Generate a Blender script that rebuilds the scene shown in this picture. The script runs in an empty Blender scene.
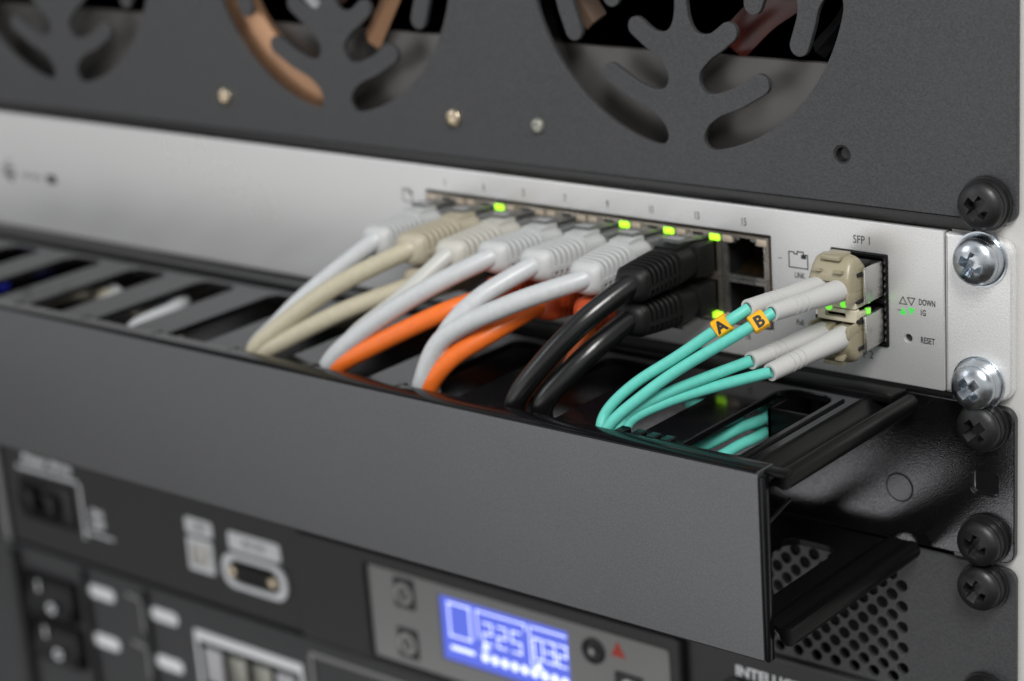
import bpy, bmesh, math, random
import numpy as np
from mathutils import Vector, Matrix
random.seed(4)
S = 0.001                                   # everything below is written in millimetres
sc = bpy.context.scene
COL = sc.collection
R = math.radians

# ------------------------------------------------------------------ materials
def mat(name, base, rough=.5, metal=0., bump=0., bscale=900., spec=.5, coat=0., emit=None, es=0.,
        fleck=0., trans=0., mottle=0., mscale=25.):
    m = bpy.data.materials.new(name); m.use_nodes = True
    nt = m.node_tree; N = nt.nodes; L = nt.links; b = N['Principled BSDF']
    b.inputs['Base Color'].default_value = (*base, 1)
    b.inputs['Roughness'].default_value = rough
    b.inputs['Metallic'].default_value = metal
    b.inputs['Specular IOR Level'].default_value = spec
    b.inputs['Coat Weight'].default_value = coat
    b.inputs['Coat Roughness'].default_value = .08
    b.inputs['Transmission Weight'].default_value = trans
    if emit:
        b.inputs['Emission Color'].default_value = (*emit, 1); b.inputs['Emission Strength'].default_value = es
    tc = N.new('ShaderNodeTexCoord')
    col = None
    if mottle:
        n = N.new('ShaderNodeTexNoise'); n.inputs['Scale'].default_value = mscale; n.inputs['Detail'].default_value = 4
        L.new(tc.outputs['Object'], n.inputs['Vector'])
        mr = N.new('ShaderNodeMapRange'); mr.inputs['From Min'].default_value = .3; mr.inputs['From Max'].default_value = .7
        mr.inputs['To Min'].default_value = max(.02, rough-mottle); mr.inputs['To Max'].default_value = rough+mottle
        L.new(n.outputs['Fac'], mr.inputs['Value']); L.new(mr.outputs['Result'], b.inputs['Roughness'])
    if fleck:
        n = N.new('ShaderNodeTexNoise'); n.inputs['Scale'].default_value = bscale*1.3; n.inputs['Detail'].default_value = 3
        L.new(tc.outputs['Object'], n.inputs['Vector'])
        mr = N.new('ShaderNodeMapRange'); mr.inputs['From Min'].default_value = .3; mr.inputs['From Max'].default_value = .7
        mr.inputs['To Min'].default_value = 1-fleck; mr.inputs['To Max'].default_value = 1+fleck
        L.new(n.outputs['Fac'], mr.inputs['Value'])
        mx = N.new('ShaderNodeVectorMath'); mx.operation = 'SCALE'; mx.inputs[0].default_value = base
        L.new(mr.outputs['Result'], mx.inputs['Scale']); L.new(mx.outputs['Vector'], b.inputs['Base Color'])
    if bump:
        n = N.new('ShaderNodeTexNoise'); n.inputs['Scale'].default_value = bscale; n.inputs['Detail'].default_value = 3
        L.new(tc.outputs['Object'], n.inputs['Vector'])
        bp = N.new('ShaderNodeBump'); bp.inputs['Strength'].default_value = bump; bp.inputs['Distance'].default_value = .0004
        L.new(n.outputs['Fac'], bp.inputs['Height']); L.new(bp.outputs['Normal'], b.inputs['Normal'])
    return m
M = dict(
 powder=mat('black powder coat', (.043,.044,.047), .46, 0, .28, 1500, .5, fleck=.28, mottle=.05, mscale=18),
 steel_black=mat('black steel bracket', (.105,.105,.11), .12, .95, .10, 2600, .5, fleck=.5),
 silver=mat('satin silver paint', (.70,.70,.697), .31, .55, .12, 2200, .5, fleck=.10, mottle=.06, mscale=14),
 ear=mat('silver ear', (.78,.78,.775), .38, .5, .12, 2200, .5, fleck=.12, mottle=.07, mscale=60),
 cover=mat('satin charcoal paint', (.122,.124,.129), .34, .65, .10, 1900, .5, fleck=.15, mottle=.05, mscale=16),
 rail=mat('matt black plastic', (.004,.004,.004), .30, 0, .05, 500, .16),
 gloss=mat('glossy black plastic', (.005,.005,.006), .15, 0, .02, 300, .25, coat=.0, mottle=.05),
 satin=mat('satin black plastic', (.006,.006,.006), .25, 0, .1, 900, .5),
 dark=mat('dark interior', (.006,.006,.006), .7),
 cavity=mat('socket cavity plastic', (.008,.008,.008), .5),
 screw=mat('black screw', (.010,.010,.011), .42, 0, .15, 700, .5, mottle=.08, mscale=300),
 zinc=mat('zinc screw', (.56,.60,.64), .27, 1, .12, 260, .5, mottle=.12, mscale=300),
 recess=mat('zinc screw recess', (.30,.45,.85), .3, .8, .3, 500),
 post=mat('light grey rack paint', (.62,.61,.59), .5, 0, .1, 900),
 nickel=mat('nickel shield', (.50,.45,.38), .32, .9, .1, 500, mottle=.1, mscale=120),
 tin=mat('bright tin', (.66,.65,.62), .28, .95, .12, 600, mottle=.1, mscale=200),
 gold=mat('gold contact', (.7,.5,.2), .25, 1),
 led=mat('lit green lens', (.3,.6,.05), .4, emit=(.40,.95,.02), es=1.6),
 refl_green=mat('green reflection glow', (.2,.5,.05), .4, emit=(.15,.8,.05), es=.9),  # green reflection on the module latches, put in as glow
 ledoff=mat('unlit lens', (.45,.38,.30), .35),
 white=mat('white cable jacket', (.50,.515,.525), .38, 0, .05, 400, .5, mottle=.07, mscale=90, fleck=.05),
 wboot=mat('white boot rubber', (.49,.50,.50), .48, 0, .12, 700, .4),
 beige=mat('beige cable jacket', (.46,.42,.31), .42, 0, .06, 400, .5, mottle=.07, mscale=90, fleck=.05),
 bboot=mat('beige boot rubber', (.43,.39,.30), .5, 0, .12, 700, .4),
 grey=mat('pale grey cable jacket', (.50,.50,.47), .38, 0, .06, 400, .5),
 gboot=mat('pale grey boot rubber', (.50,.49,.44), .5, 0, .12, 700, .4),
 orange=mat('orange cable jacket', (.80,.16,.02), .38, 0, .05, 400, .5, mottle=.07, mscale=90, fleck=.05),
 oboot=mat('orange boot rubber', (.50,.075,.02), .42, 0, .12, 700, .5),
 black=mat('black cable jacket', (.005,.005,.005), .27, 0, .08, 500, .6),
 kboot=mat('black boot rubber', (.006,.006,.006), .5, 0, .12, 700, .3),
 blue=mat('blue glow', (.04,.06,.55), .35, emit=(.05,.06,1), es=.1),  # glows to stand in for a reflected blue light
 clear=mat('clear plug plastic', (.40,.41,.41), .12, 0, .0, 300, .6, trans=.75),
 teal=mat('aqua fibre jacket', (.12,.56,.47), .42, 0, .05, 500, .45, mottle=.07, mscale=90, fleck=.05),
 fboot=mat('grey fibre boot', (.50,.50,.49), .48, 0, .1, 700, .45),
 lc=mat('beige connector plastic', (.37,.33,.225), .3, 0, .08, 400, .5, trans=.15, mottle=.08, mscale=200),
 lcdk=mat('cream latch plastic', (.62,.57,.44), .3, 0, .05, 400, .5),
 yellow=mat('yellow marker', (.86,.44,.01), .42, 0, .06, 500, .4),
 ink=mat('black ink', (.02,.02,.02), .6),
 greyink=mat('grey ink', (.05,.05,.05), .6),
 whiteink=mat('white ink', (.90,.91,.93), .6),
 redink=mat('red ink', (.55,.05,.03), .5),
 greenlamp=mat('green indicator', (.05,.5,.08), .5, emit=(.06,.75,.08), es=.45),
 lcdplate=mat('grey fascia', (.30,.30,.295), .5, 0, .1, 900),
 bezel=mat('dark bezel plastic', (.020,.020,.021), .42, 0, .1, 900),
 lcd=mat('blue backlight', (.03,.04,.3), .4, emit=(.12,.18,.84), es=.8),
 lcdseg=mat('white segments', (.5,.5,.8), .4, emit=(.70,.78,1.), es=1.35),
 knob=mat('button ring', (.42,.42,.40), .4),
 inner=mat('polished grey inner plate', (.085,.08,.076), .36, .3, .05, 300, mottle=.1, mscale=18),
 innerwall=mat('bare grey steel', (.42,.41,.40), .45, .3, .05, 300, mottle=.1, mscale=18),
 refl_brown=mat('brown reflection tone', (.46,.26,.15), .36, .6, .1, 200, mottle=.12, mscale=30),  # brown of a reflection behind the fan slots, put into the colour
 fan=mat('fan plastic', (.16,.15,.145), .35, 0, 0, 300),
 redfan_or_refl=mat('dark red fan plastic or reflection tone', (.07,.014,.01), .3, 0),
 brass=mat('brass rivet', (.62,.52,.38), .26, .9, .1, 500),
 socketgrey=mat('socket shell', (.34,.34,.30), .35, .6),
 refl_tan=mat('tan reflection tone', (.20,.13,.09), .45),  # tan of a reflection behind the fan slots, put into the colour
 label=mat('label plate grey', (.5,.5,.52), .5),
)

# ------------------------------------------------------------------ helpers
def link(name, me, parent=None):
    o = bpy.data.objects.new(name, me); COL.objects.link(o)
    if parent is not None: o.parent = parent
    return o
def wloc(o):
    v = Vector((0,0,0))
    while o is not None: v += o.location; o = o.parent
    return v
def thing(name, label, cat, loc=(0,0,0), group=None):
    o = bpy.data.objects.new(name, None); COL.objects.link(o); o.empty_display_size = .01
    o.location = Vector(loc)*S; o['label'] = label; o['category'] = cat
    if group: o['group'] = group
    return o
OFF = Vector((0,0,0))
class MB:
    def __init__(s): s.bm = bmesh.new(); s.mi = 0; s.flat = False
    def add(s, verts, faces):
        vs = [s.bm.verts.new(v) for v in verts]
        for f in faces:
            try: s.bm.faces.new([vs[i] for i in f]).material_index = s.mi
            except ValueError: pass
        return vs
    def box(s, x0,x1,y0,y1,z0,z1, bev=0., seg=2):
        b = bmesh.new(); bmesh.ops.create_cube(b, size=1)
        for v in b.verts:
            v.co = Vector((x0+(v.co.x+.5)*(x1-x0), y0+(v.co.y+.5)*(y1-y0), z0+(v.co.z+.5)*(z1-z0)))
        if bev: bmesh.ops.bevel(b, geom=list(b.edges), offset=bev, segments=seg, affect='EDGES', profile=.5)
        s.merge(b); return s
    def merge(s, b, mtx=None):
        if mtx is not None: b.transform(mtx)
        me = bpy.data.meshes.new('t'); b.to_mesh(me); b.free()
        n = len(s.bm.faces); s.bm.from_mesh(me); s.bm.faces.ensure_lookup_table()
        for f in s.bm.faces[n:]: f.material_index = s.mi
        bpy.data.meshes.remove(me)
    def lathe(s, prof, axis_o=(0,0,0), n=32, axis='-Y'):
        # prof: (radius, height) along the axis
        o = Vector(axis_o); rings = []
        for (r, h) in prof:
            ring = []
            for k in range(n):
                a = 2*math.pi*k/n; c, d = r*math.cos(a), r*math.sin(a)
                p = (c,-h,d) if axis == '-Y' else ((c,d,h) if axis == 'Z' else (h,c,d))
                ring.append(s.bm.verts.new(o+Vector(p)))
            rings.append(ring)
        for i in range(len(rings)-1):
            for k in range(n):
                s.bm.faces.new((rings[i][k],rings[i][(k+1)%n],rings[i+1][(k+1)%n],rings[i+1][k])).material_index = s.mi
        for ring in (rings[0], rings[-1]):
            try: s.bm.faces.new(ring).material_index = s.mi
            except ValueError: pass
        return s
    def loft(s, secs, caps=True):
        rings = [[s.bm.verts.new(p) for p in sec] for sec in secs]; n = len(rings[0])
        for i in range(len(rings)-1):
            for k in range(n):
                s.bm.faces.new((rings[i][k],rings[i][(k+1)%n],rings[i+1][(k+1)%n],rings[i+1][k])).material_index = s.mi
        if caps:
            for ring in (rings[0], rings[-1]): s.bm.faces.new(ring).material_index = s.mi
        return s
    def tube(s, pts, r, n=16, sub=8, r1=None):
        P = spline(pts, sub) if sub else [Vector(p) for p in pts]
        T = [(P[min(i+1,len(P)-1)]-P[max(i-1,0)]).normalized() for i in range(len(P))]
        u = T[0].cross(Vector((0.1,.2,1))).normalized(); secs = []
        for i,(p,t) in enumerate(zip(P,T)):
            u = (u - t*u.dot(t)).normalized(); w = t.cross(u)
            rr = r if r1 is None else r+(r1-r)*i/(len(P)-1)
            secs.append([p+(u*math.cos(2*math.pi*k/n)+w*math.sin(2*math.pi*k/n))*rr for k in range(n)])
        return s.loft(secs)
    def build(s, name, m, parent=None, smooth=True, ang=38, **props):
        bmesh.ops.recalc_face_normals(s.bm, faces=s.bm.faces)
        s.bm.transform(Matrix.Translation(OFF)); s.bm.transform(Matrix.Scale(S, 4))
        if parent is not None: s.bm.transform(Matrix.Translation(-wloc(parent)))
        me = bpy.data.meshes.new(name); s.bm.to_mesh(me); s.bm.free()
        if s.flat: ang = 14
        if smooth:
            for p in me.polygons: p.use_smooth = True
            me.set_sharp_from_angle(angle=R(ang))
        for mm in (m if isinstance(m, (list,tuple)) else [m]): me.materials.append(M[mm] if isinstance(mm,str) else mm)
        o = link(name, me, parent)
        for k, v in props.items(): o[k] = v
        return o
def spline(pts, sub=8):
    P = [Vector(p) for p in pts]; P = [P[0]*2-P[1]]+P+[P[-1]*2-P[-2]]; out = []
    for i in range(1, len(P)-2):
        a,b,c,d = P[i-1:i+3]
        for k in range(sub):
            t = k/sub
            out.append(.5*((2*b)+(c-a)*t+(2*a-5*b+4*c-d)*t*t+(3*b-a-3*c+d)*t**3))
    out.append(P[-2]); return out
def rrect(x0,x1,y0,y1,r,n=6):
    out = []
    rs = r if isinstance(r,(tuple,list)) else (r,)*4      # corners: x1y1, x0y1, x0y0, x1y0
    for (cx,cy,a0,q) in ((x1,y1,0,rs[0]),(x0,y1,90,rs[1]),(x0,y0,180,rs[2]),(x1,y0,270,rs[3])):
        q = max(q,1e-3); ox = cx+(-q if cx==x1 else q); oy = cy+(-q if cy==y1 else q)
        m = n if q > .01 else 0
        for k in range(m+1):
            a = R(a0+90*k/max(m,1)); out.append((ox+q*math.cos(a), oy+q*math.sin(a)))
    return out
def circ(cx,cy,r,n=20): return [(cx+r*math.cos(2*math.pi*k/n), cy+r*math.sin(2*math.pi*k/n)) for k in range(n)]
def plate_bm(outline, holes, t, bev=0.):
    cu = bpy.data.curves.new('c','CURVE'); cu.dimensions = '2D'; cu.fill_mode = 'BOTH'
    cu.extrude = t/2-bev; cu.bevel_depth = bev; cu.offset = -bev; cu.bevel_resolution = 1
    for lp in [outline]+list(holes):
        sp = cu.splines.new('POLY'); sp.points.add(len(lp)-1); sp.use_cyclic_u = True
        for p,(x,y) in zip(sp.points, lp): p.co = (x,y,0,1)
    o = bpy.data.objects.new('c', cu); COL.objects.link(o)
    dg = bpy.context.evaluated_depsgraph_get(); me = bpy.data.meshes.new_from_object(o.evaluated_get(dg))
    b = bmesh.new(); b.from_mesh(me); bpy.data.objects.remove(o); bpy.data.curves.remove(cu); bpy.data.meshes.remove(me)
    bmesh.ops.remove_doubles(b, verts=b.verts, dist=1e-4)
    return b
VERT = Matrix(((1,0,0,0),(0,0,-1,0),(0,1,0,0),(0,0,0,1)))     # plane (x, y) -> world (X, Z), thickness to Y
def vplate(mb, outline, holes, y0, y1, bev=0.):
    mb.flat = True
    b = plate_bm(outline, holes, abs(y1-y0), bev); mb.merge(b, Matrix.Translation((0,(y0+y1)/2,0)) @ VERT); return mb
def hplate(mb, outline, holes, z0, z1, bev=0.):
    mb.flat = True
    b = plate_bm(outline, holes, abs(z1-z0), bev); mb.merge(b, Matrix.Translation((0,0,(z0+z1)/2))); return mb
def text_bm(s, size, thick=.05, bold=0., spacing=1., shear=0.):
    cu = bpy.data.curves.new('f','FONT'); cu.body = s; cu.size = size; cu.extrude = thick; cu.offset = bold
    cu.space_character = spacing; cu.shear = shear; cu.align_x = 'CENTER'; cu.align_y = 'CENTER'; cu.resolution_u = 3
    o = bpy.data.objects.new('f', cu); COL.objects.link(o)
    dg = bpy.context.evaluated_depsgraph_get(); me = bpy.data.meshes.new_from_object(o.evaluated_get(dg))
    b = bmesh.new(); b.from_mesh(me); bpy.data.objects.remove(o); bpy.data.curves.remove(cu); bpy.data.meshes.remove(me)
    return b
def vtext(mb, s, size, x, z, y, **k):
    sx = k.pop('sx', 1.)
    mb.merge(text_bm(s, size, **k), Matrix.Translation((x,y,z)) @ VERT @ Matrix.Diagonal((sx,1,1,1))); return mb
def dup(root, loc, label=None, rot=None):
    r = root.copy(); COL.objects.link(r); r.location = Vector(loc)*S
    if label: r['label'] = label
    if rot is not None: r.rotation_euler = rot
    for ch in list(root.children):
        c = ch.copy(); COL.objects.link(c); c.parent = r
        for g in list(ch.children):
            d = g.copy(); COL.objects.link(d); d.parent = c
    return r

# ------------------------------------------------------------------ rack post (setting)
mb = MB()
holes = []
for U in range(-5, 5):
    for dz in (6.35, 22.2, 38.1): holes.append(rrect(-13.6,-4.1, U*44.45+dz-4.7, U*44.45+dz+4.7, .4, 1))
vplate(mb, rrect(-19,26,-215,215,1), holes, 2.1, 4.3, .3)
mb.box(23.6,26,4.4,60,-215,215)
post = mb.build('rack_post', 'post'); post['label'] = 'light grey rack post with square holes behind the right ends of all the units'; post['category'] = 'rack post'

# ------------------------------------------------------------------ upper chassis with fan openings
FC = (-98.1, -230.1, -361.9); FZ = 108.3; FR = 51.2
def seg_d(X,Y,a,b):
    ax,ay = a; bx,by = b; dx,dy = bx-ax,by-ay
    t = np.clip(((X-ax)*dx+(Y-ay)*dy)/(dx*dx+dy*dy),0,1); return np.hypot(X-ax-t*dx, Y-ay-t*dy)
def smin(a,b,k):
    h = np.clip(.5+.5*(b-a)/k,0,1); return b*(1-h)+a*h-k*h*(1-h)
def fan_loops():
    n = 190; g = np.linspace(-54,54,n); X,Y = np.meshgrid(g,g,indexing='ij')
    rim = FR-np.hypot(X,Y)                          # distance to the solid outside the opening
    sol = None
    for q in range(4):
        c,s = math.cos(q*math.pi/2), math.sin(q*math.pi/2); x = c*X+s*Y; y = -s*X+c*Y
        x = np.abs(x)
        d = np.where(y < 0, x-(1.0+.092*np.abs(y)), 60)
        BR = (([(0,-40.6),(8,-39.0),(17,-35.6),(24.4,-31.4)],2.9),([(0,-24.8),(6,-23.5),(11,-21.0),(15,-18.0)],2.8)) if q%2 == 0 else \
             (([(0,-41.0),(8,-40.2),(14,-39),(20.3,-36.8)],2.9),([(0,-24.6),(5,-24.2),(10.3,-23.0)],2.8))
        for pts,w in BR:
            e = None
            for a,b in zip(pts,pts[1:]):
                f = seg_d(x,y,a,b)-w; e = f if e is None else np.minimum(e,f)
            d = smin(d,e,8.5)
        sol = d if sol is None else np.minimum(sol,d)
    sol = np.minimum(sol, np.hypot(X,Y)-9)
    F = smin(rim, sol, 4.5)                          # >0 inside the cutout
    segs = {}
    def ip(i,j,k,l):
        a,b = F[i,j],F[k,l]; t = a/(a-b); return (g[i]+(g[k]-g[i])*t, g[j]+(g[l]-g[j])*t)
    for i in range(n-1):
        for j in range(n-1):
            cs = [(i,j),(i+1,j),(i+1,j+1),(i,j+1)]; v = [F[c]>0 for c in cs]
            if all(v) or not any(v): continue
            cr = []
            for e in range(4):
                a,b = cs[e],cs[(e+1)%4]
                if v[e] != v[(e+1)%4]:
                    key = (min(a,b),max(a,b)); cr.append((key, ip(*a,*b), v[e]))
            for m in range(0,len(cr)-1,2):
                p,q = cr[m],cr[m+1]
                segs.setdefault(p[0],[]).append((q[0],q[1])); segs.setdefault(q[0],[]).append((p[0],p[1]))
    pos = {}
    for k,l in segs.items():
        for (k2,p2) in l: pos[k2] = p2
    seen = set(); loops = []
    for k in segs:
        if k in seen: continue
        lp = [k]; seen.add(k); cur = k
        while True:
            nx = [q for q,_ in segs[cur] if q not in seen]
            if not nx: break
            cur = nx[0]; seen.add(cur); lp.append(cur)
        if len(lp) > 30: loops.append([pos[q] for q in lp])
    out = []
    for l in loops:
        a = np.array(l); a = (np.roll(a,1,0)+2*a+np.roll(a,-1,0))/4; out.append([tuple(p) for p in a[::2]])
    return out
LOOPS = fan_loops()
ch = thing('fan_chassis', 'black chassis with three round cut-out fan openings, topmost in the rack', 'server chassis', (-230,0,47.6))
holes = [[(x+cx, y+FZ) for x,y in lp] for cx in FC for lp in LOOPS]
holes.append(circ(-49.3,60.4,2.5,18))
mb = MB(); vplate(mb, rrect(-482,-.2,47.6,177.6,(3,3,3,3)), holes, .2, 1.9, .25)
mb.build('front_panel', 'powder', ch)
mb = MB(); mb.box(-463,-20,2,380,47.9,50); mb.box(-463,-20,2,380,175,177); mb.box(-463,-461,2,380,50.1,174.9); mb.box(-22,-20,2,380,50.1,174.9); mb.box(-460.9,-22.1,60,62,50.1,174.9)
mb.build('chassis_body', 'innerwall', ch)
mb = MB(); mb.box(-481,-12,.5,1.8,44.2,47.5,.2); mb.build('dark_gap_strip','satin',ch)  # dark strip added for the shade in the gap above the switch
mb = MB(); mb.box(-460,-23,9,10.5,50.2,82,.4); mb.box(-460,-23,10.6,26,80,81.5,.4); mb.build('inner_plate', 'inner', ch)
for i,cx in enumerate(FC):
    f = MB()
    f.lathe([(57,-13),(57,-38),(51,-38),(51,-13),(57,-13)], (cx,0,FZ), 48)
    fr = f.build('fan', 'fan', ch)
    h = MB(); h.lathe([(0,-14.5),(17,-14.5),(19.5,-17),(19.5,-34),(0,-34)], (cx,0,FZ), 40); h.build('hub','fan' if i != 1 else 'refl_brown',fr)  # middle fan tinted brown to carry the reflected tone
    for k in range(7):
        b = MB(); secs = []
        for t in np.linspace(0,1,7):
            rr = 19+30*t; a0 = 2*math.pi*k/7+.35*t+.2*i; w = .36+.04*t
            sec = []
            for (da,dy) in ((-w,0),(0,4),(w,10),(w,11.2),(0,5.2),(-w,1.2)):
                a = a0+da; sec.append(Vector((cx+rr*math.cos(a), 17+dy, FZ+rr*math.sin(a))))
            secs.append(sec)
        b.loft(secs).build('blade', ('fan','refl_brown','redfan_or_refl')[i] if not (i==2 and k%2) else 'fan', fr)
# arc added to stand in for the brown reflection in the middle opening
mb = MB(); secs = []
for k in range(25):
    a = R(172+90*k/24); secs.append([Vector((FC[1]+r*math.cos(a), y, FZ+r*math.sin(a))) for r,y in ((55,5),(46,3.6),(41.0,4.6),(41.5,7.2),(55,7.2))])
mb.loft(secs).build('brown_reflection_arc', 'refl_brown', ch)
mb = MB(); secs = []
for k in range(9):
    t = k/8; c = Vector((FC[1]+12+24*t,6,FZ-29+34*t)); d = Vector((-.7,0,.7))*(3.6-.8*t)
    secs.append([c+d, c-Vector((0,2,0)), c-d, c+Vector((0,1.5,0))])
mb.loft(secs).build('brown_reflection_strip', 'refl_brown', ch)  # strip added as part of the same brown reflection
def ribbon(name, m, pts, w, y0=12.5):  # added strips standing in for soft reflections behind the fan slots
    mb = MB(); P = spline([(x,y0,z) for x,z in pts], 6); secs = []
    for i,p in enumerate(P):
        t = (P[min(i+1,len(P)-1)]-P[max(i-1,0)]).normalized(); n = Vector((-t.z,0,t.x))*w
        secs.append([p+n, p-Vector((0,1.6,0)), p-n, p+Vector((0,1.2,0))])
    mb.loft(secs).build(name, m, ch)
fx = FC[0]
ribbon('reflection_ribbon','refl_tan',[(fx-52,FZ+8),(fx-46,FZ-8),(fx-38,FZ-20)],4.5)
ribbon('reflection_ribbon','redfan_or_refl',[(fx+8,FZ-24),(fx+18,FZ-15),(fx+30,FZ-7),(fx+42,FZ+6)],5)
ribbon('reflection_ribbon','refl_tan',[(fx+22,FZ-4),(fx+27,FZ+4),(fx+30,FZ+14)],3)
ribbon('reflection_ribbon','rail',[(fx+35,FZ-24),(fx+44,FZ-14),(fx+50,FZ+2)],2.6)
fx = FC[1]
ribbon('reflection_ribbon','redfan_or_refl',[(fx-8,FZ-16),(fx,FZ-12),(fx+12,FZ-14)],4)
ribbon('reflection_ribbon','label',[(fx-26,FZ-2),(fx-22,FZ-14),(fx-14,FZ-26)],3)
ribbon('reflection_ribbon','refl_tan',[(fx+22,FZ-10),(fx+30,FZ-2),(fx+32,FZ+12)],5)
fx = FC[2]
ribbon('reflection_ribbon','label',[(fx-22,FZ-34),(fx-16,FZ-30),(fx-14,FZ-20)],2.4)
ribbon('reflection_ribbon','label',[(fx+2,FZ-20),(fx+10,FZ-16),(fx+14,FZ-8)],2.4)
mb = MB(); secs = []
for k in range(12):
    a = R(300+50*k/11); secs.append([Vector((FC[0]+r*math.cos(a), y, FZ+r*math.sin(a))) for r,y in ((50,7),(40,6),(40,7.8),(50,8.4))])
for (x,z,m,n) in ((-182,59.3,'brass','panel_screw'),(-281,58.4,'brass','panel_screw'),(-149.8,59.8,'zinc','panel_screw')):
    q = MB(); r0 = 2.7 if m == 'brass' else 2.2
    q.lathe([(r0,-.3),(r0,.5),(r0*.8,1.1),(r0*.45,1.3),(r0*.35,.8),(0,.7)], (x,0,z), 24)
    q.build(n, 'brass' if m == 'brass' else 'socketgrey', ch)
q = MB(); q.lathe([(2.45,-3),(2.45,-.5),(2.0,-.6),(1.4,-2.2),(0,-2.4)], (-49.3,0,60.4), 24); q.build('panel_screw','screw',ch)

# ------------------------------------------------------------------ silver network switch
sw = thing('network_switch', 'silver rack switch with two rows of numbered sockets and patch leads plugged in', 'network switch', (-230,0,.6))
PW = 15.35; PX0 = -195.4
mb = MB()
vplate(mb, rrect(-463,-20.0,.7,43.6,.6), [rrect(PX0-.5,-71.9,9.3,36.1,.3), rrect(-53.2,-36.3,10.1,35.2,.3), circ(-30.5,13.6,1.05,16)], 0, 1.6, .25)
mb.build('front_panel', 'silver', sw)
mb = MB(); mb.box(-462.5,-20.4,1.7,3,1,9.0); mb.box(-462.5,-20.4,1.7,3,36.4,43.3); mb.box(-462.5,-196,1.7,3,9.5,35.6)
mb.box(-462.5,-20.4,24,225,1,43.3); mb.build('chassis_body', 'silver', sw)
mb = MB(); vplate(mb, rrect(-19.5,-.7,.9,43.4,(4,.6,.6,4)), [rrect(-12.5,-5,3.1,9.6,3.2), rrect(-12.5,-5,34.9,41.3,3.2)], -.7, 2.0, .8)
mb.build('mounting_ear', 'ear', sw)
mb = MB(); vplate(mb, rrect(PX0-.1,-72.5,9.9,35.3,.3), [rrect(PX0+1,-73.6,11,34.6,.2)], -.25, 14, 0); mb.build('port_block', 'nickel', sw)
def tshape(cx, zc, up):
    w, h, s = 5.9, 4.6, 1 if up else -1
    p = [(-w,-h),(w,-h),(w,h),(3.3,h),(3.3,h+.9),(1.7,h+.9),(1.7,h+1.8),(-1.7,h+1.8),(-1.7,h+.9),(-3.3,h+.9),(-3.3,h),(-w,h)]
    return [(cx+x, zc+s*z) for x,z in p]
LIT = {(1,1),(4,1),(5,1),(6,1),(6,0)}
for k in range(8):
    for up in (1,0):
        cx = PX0+PW*(k+.5); zc = 28.2 if up else 16.9; s = 1 if up else -1
        z0,z1 = (22.75,34.5) if up else (11.1,22.55)
        q = MB(); vplate(q, rrect(cx-PW/2+.15,cx+PW/2-.15,z0,z1,.15,2), [tshape(cx,zc,up)], .2, 1.2, 0)
        so = q.build('socket', 'nickel' if k < 7 else 'tin', sw)
        q = MB(); q.box(cx-6.6,cx+6.6,1.3,15,zc-5.3 if up else zc-7,zc+7-.4 if up else zc+5.4)
        b = q.bm; b.faces.ensure_lookup_table()
        for f in [f for f in b.faces if f.calc_center_median().y < 1.5]: b.faces.remove(f)
        q.build('cavity','cavity',so)
        q = MB()
        for j in range(8): q.tube([(cx-3.6+j*1.03,2.6,zc-s*4.4),(cx-3.6+j*1.03,8,zc-s*1.5),(cx-3.6+j*1.03,14,zc-s*.5)],.22,6,0)
        q.build('contacts','gold',so)
        for side in (-1,1):
            lx = cx+side*5.6; lz = zc+s*5.6; q = MB(); q.box(lx-1.6,lx+1.6,-.4,1,lz-1.0,lz+1.0,.3)
            q.build('status_light_or_glint', 'led' if side == 1 and (k,up) in LIT else 'ledoff', so)
# SFP cage
mb = MB(); vplate(mb, rrect(-53.1,-36.4,10.2,35.1,.3), [rrect(-52.0,-37.6,23.4,34.2,.2), rrect(-52.0,-37.6,11.1,21.9,.2)], -.4, .8, .1)
cage = mb.build('optic_cage', 'satin', sw)
for zc in (28.8,16.5):
    q = MB(); q.box(-51.9,-37.7,1.0,24,zc-5.3,zc+5.3); q.bm.faces.ensure_lookup_table()
    for f in [f for f in q.bm.faces if f.calc_center_median().y < 1.1]: q.bm.faces.remove(f)
    q.build('cavity','cavity',cage)
mb = MB()
for z in np.arange(11.5,34.5,2.1): mb.tube([(-36.9,-.3,z),(-36.6,-1.1,z+.7),(-36.9,-.3,z+1.4)],.28,6,4)
mb.build('spring_fingers','screw',cage)
for k in range(8):
    mb = MB(); vtext(mb, str(2*k+1), 3.1, PX0+PW*(k+.5), 39.0, -.03, thick=.02, sx=.62, bold=.03); mb.build('port_number', 'greyink', sw)
mb = MB(); vtext(mb, '16', 3.0, -80.3, 6.6, -.03, thick=.02, sx=.62, bold=.03); mb.build('port_number', 'greyink', sw)
for (t,sz,x,z,sx_,bo) in (('SFP 1',3.1,-43.7,38.3,.8,0),('SFP 2',3.1,-43.7,7.2,.8,0),('LINK',2.2,-63.0,26.2,.66,.02),('PoE',2.2,-63.3,13.0,.7,.02),
        ('DOWN',2.3,-25.0,23.8,.62,.04),('1G',2.3,-26.2,21.0,.62,.04),('RESET',2.35,-24.9,13.6,.66,.04)):
    mb = MB(); vtext(mb,t,sz,x,z,-.03,thick=.02,sx=sx_,bold=bo); mb.build('lettering','ink',sw,smooth=False)
def outline(mb, pts, w=.16, y=-.03, closed=True):
    P = pts+[pts[0]] if closed else pts
    for (a,b) in zip(P,P[1:]):
        d = Vector((b[0]-a[0],b[1]-a[1])); d.normalize(); n = Vector((-d.y,d.x))*w; e = d*w
        q = [(a[0]-e.x+n.x,a[1]-e.y+n.y),(b[0]+e.x+n.x,b[1]+e.y+n.y),(b[0]+e.x-n.x,b[1]+e.y-n.y),(a[0]-e.x-n.x,a[1]-e.y-n.y)]
        mb.add([(x,y,z) for x,z in q],[(0,1,2,3)])
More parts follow.
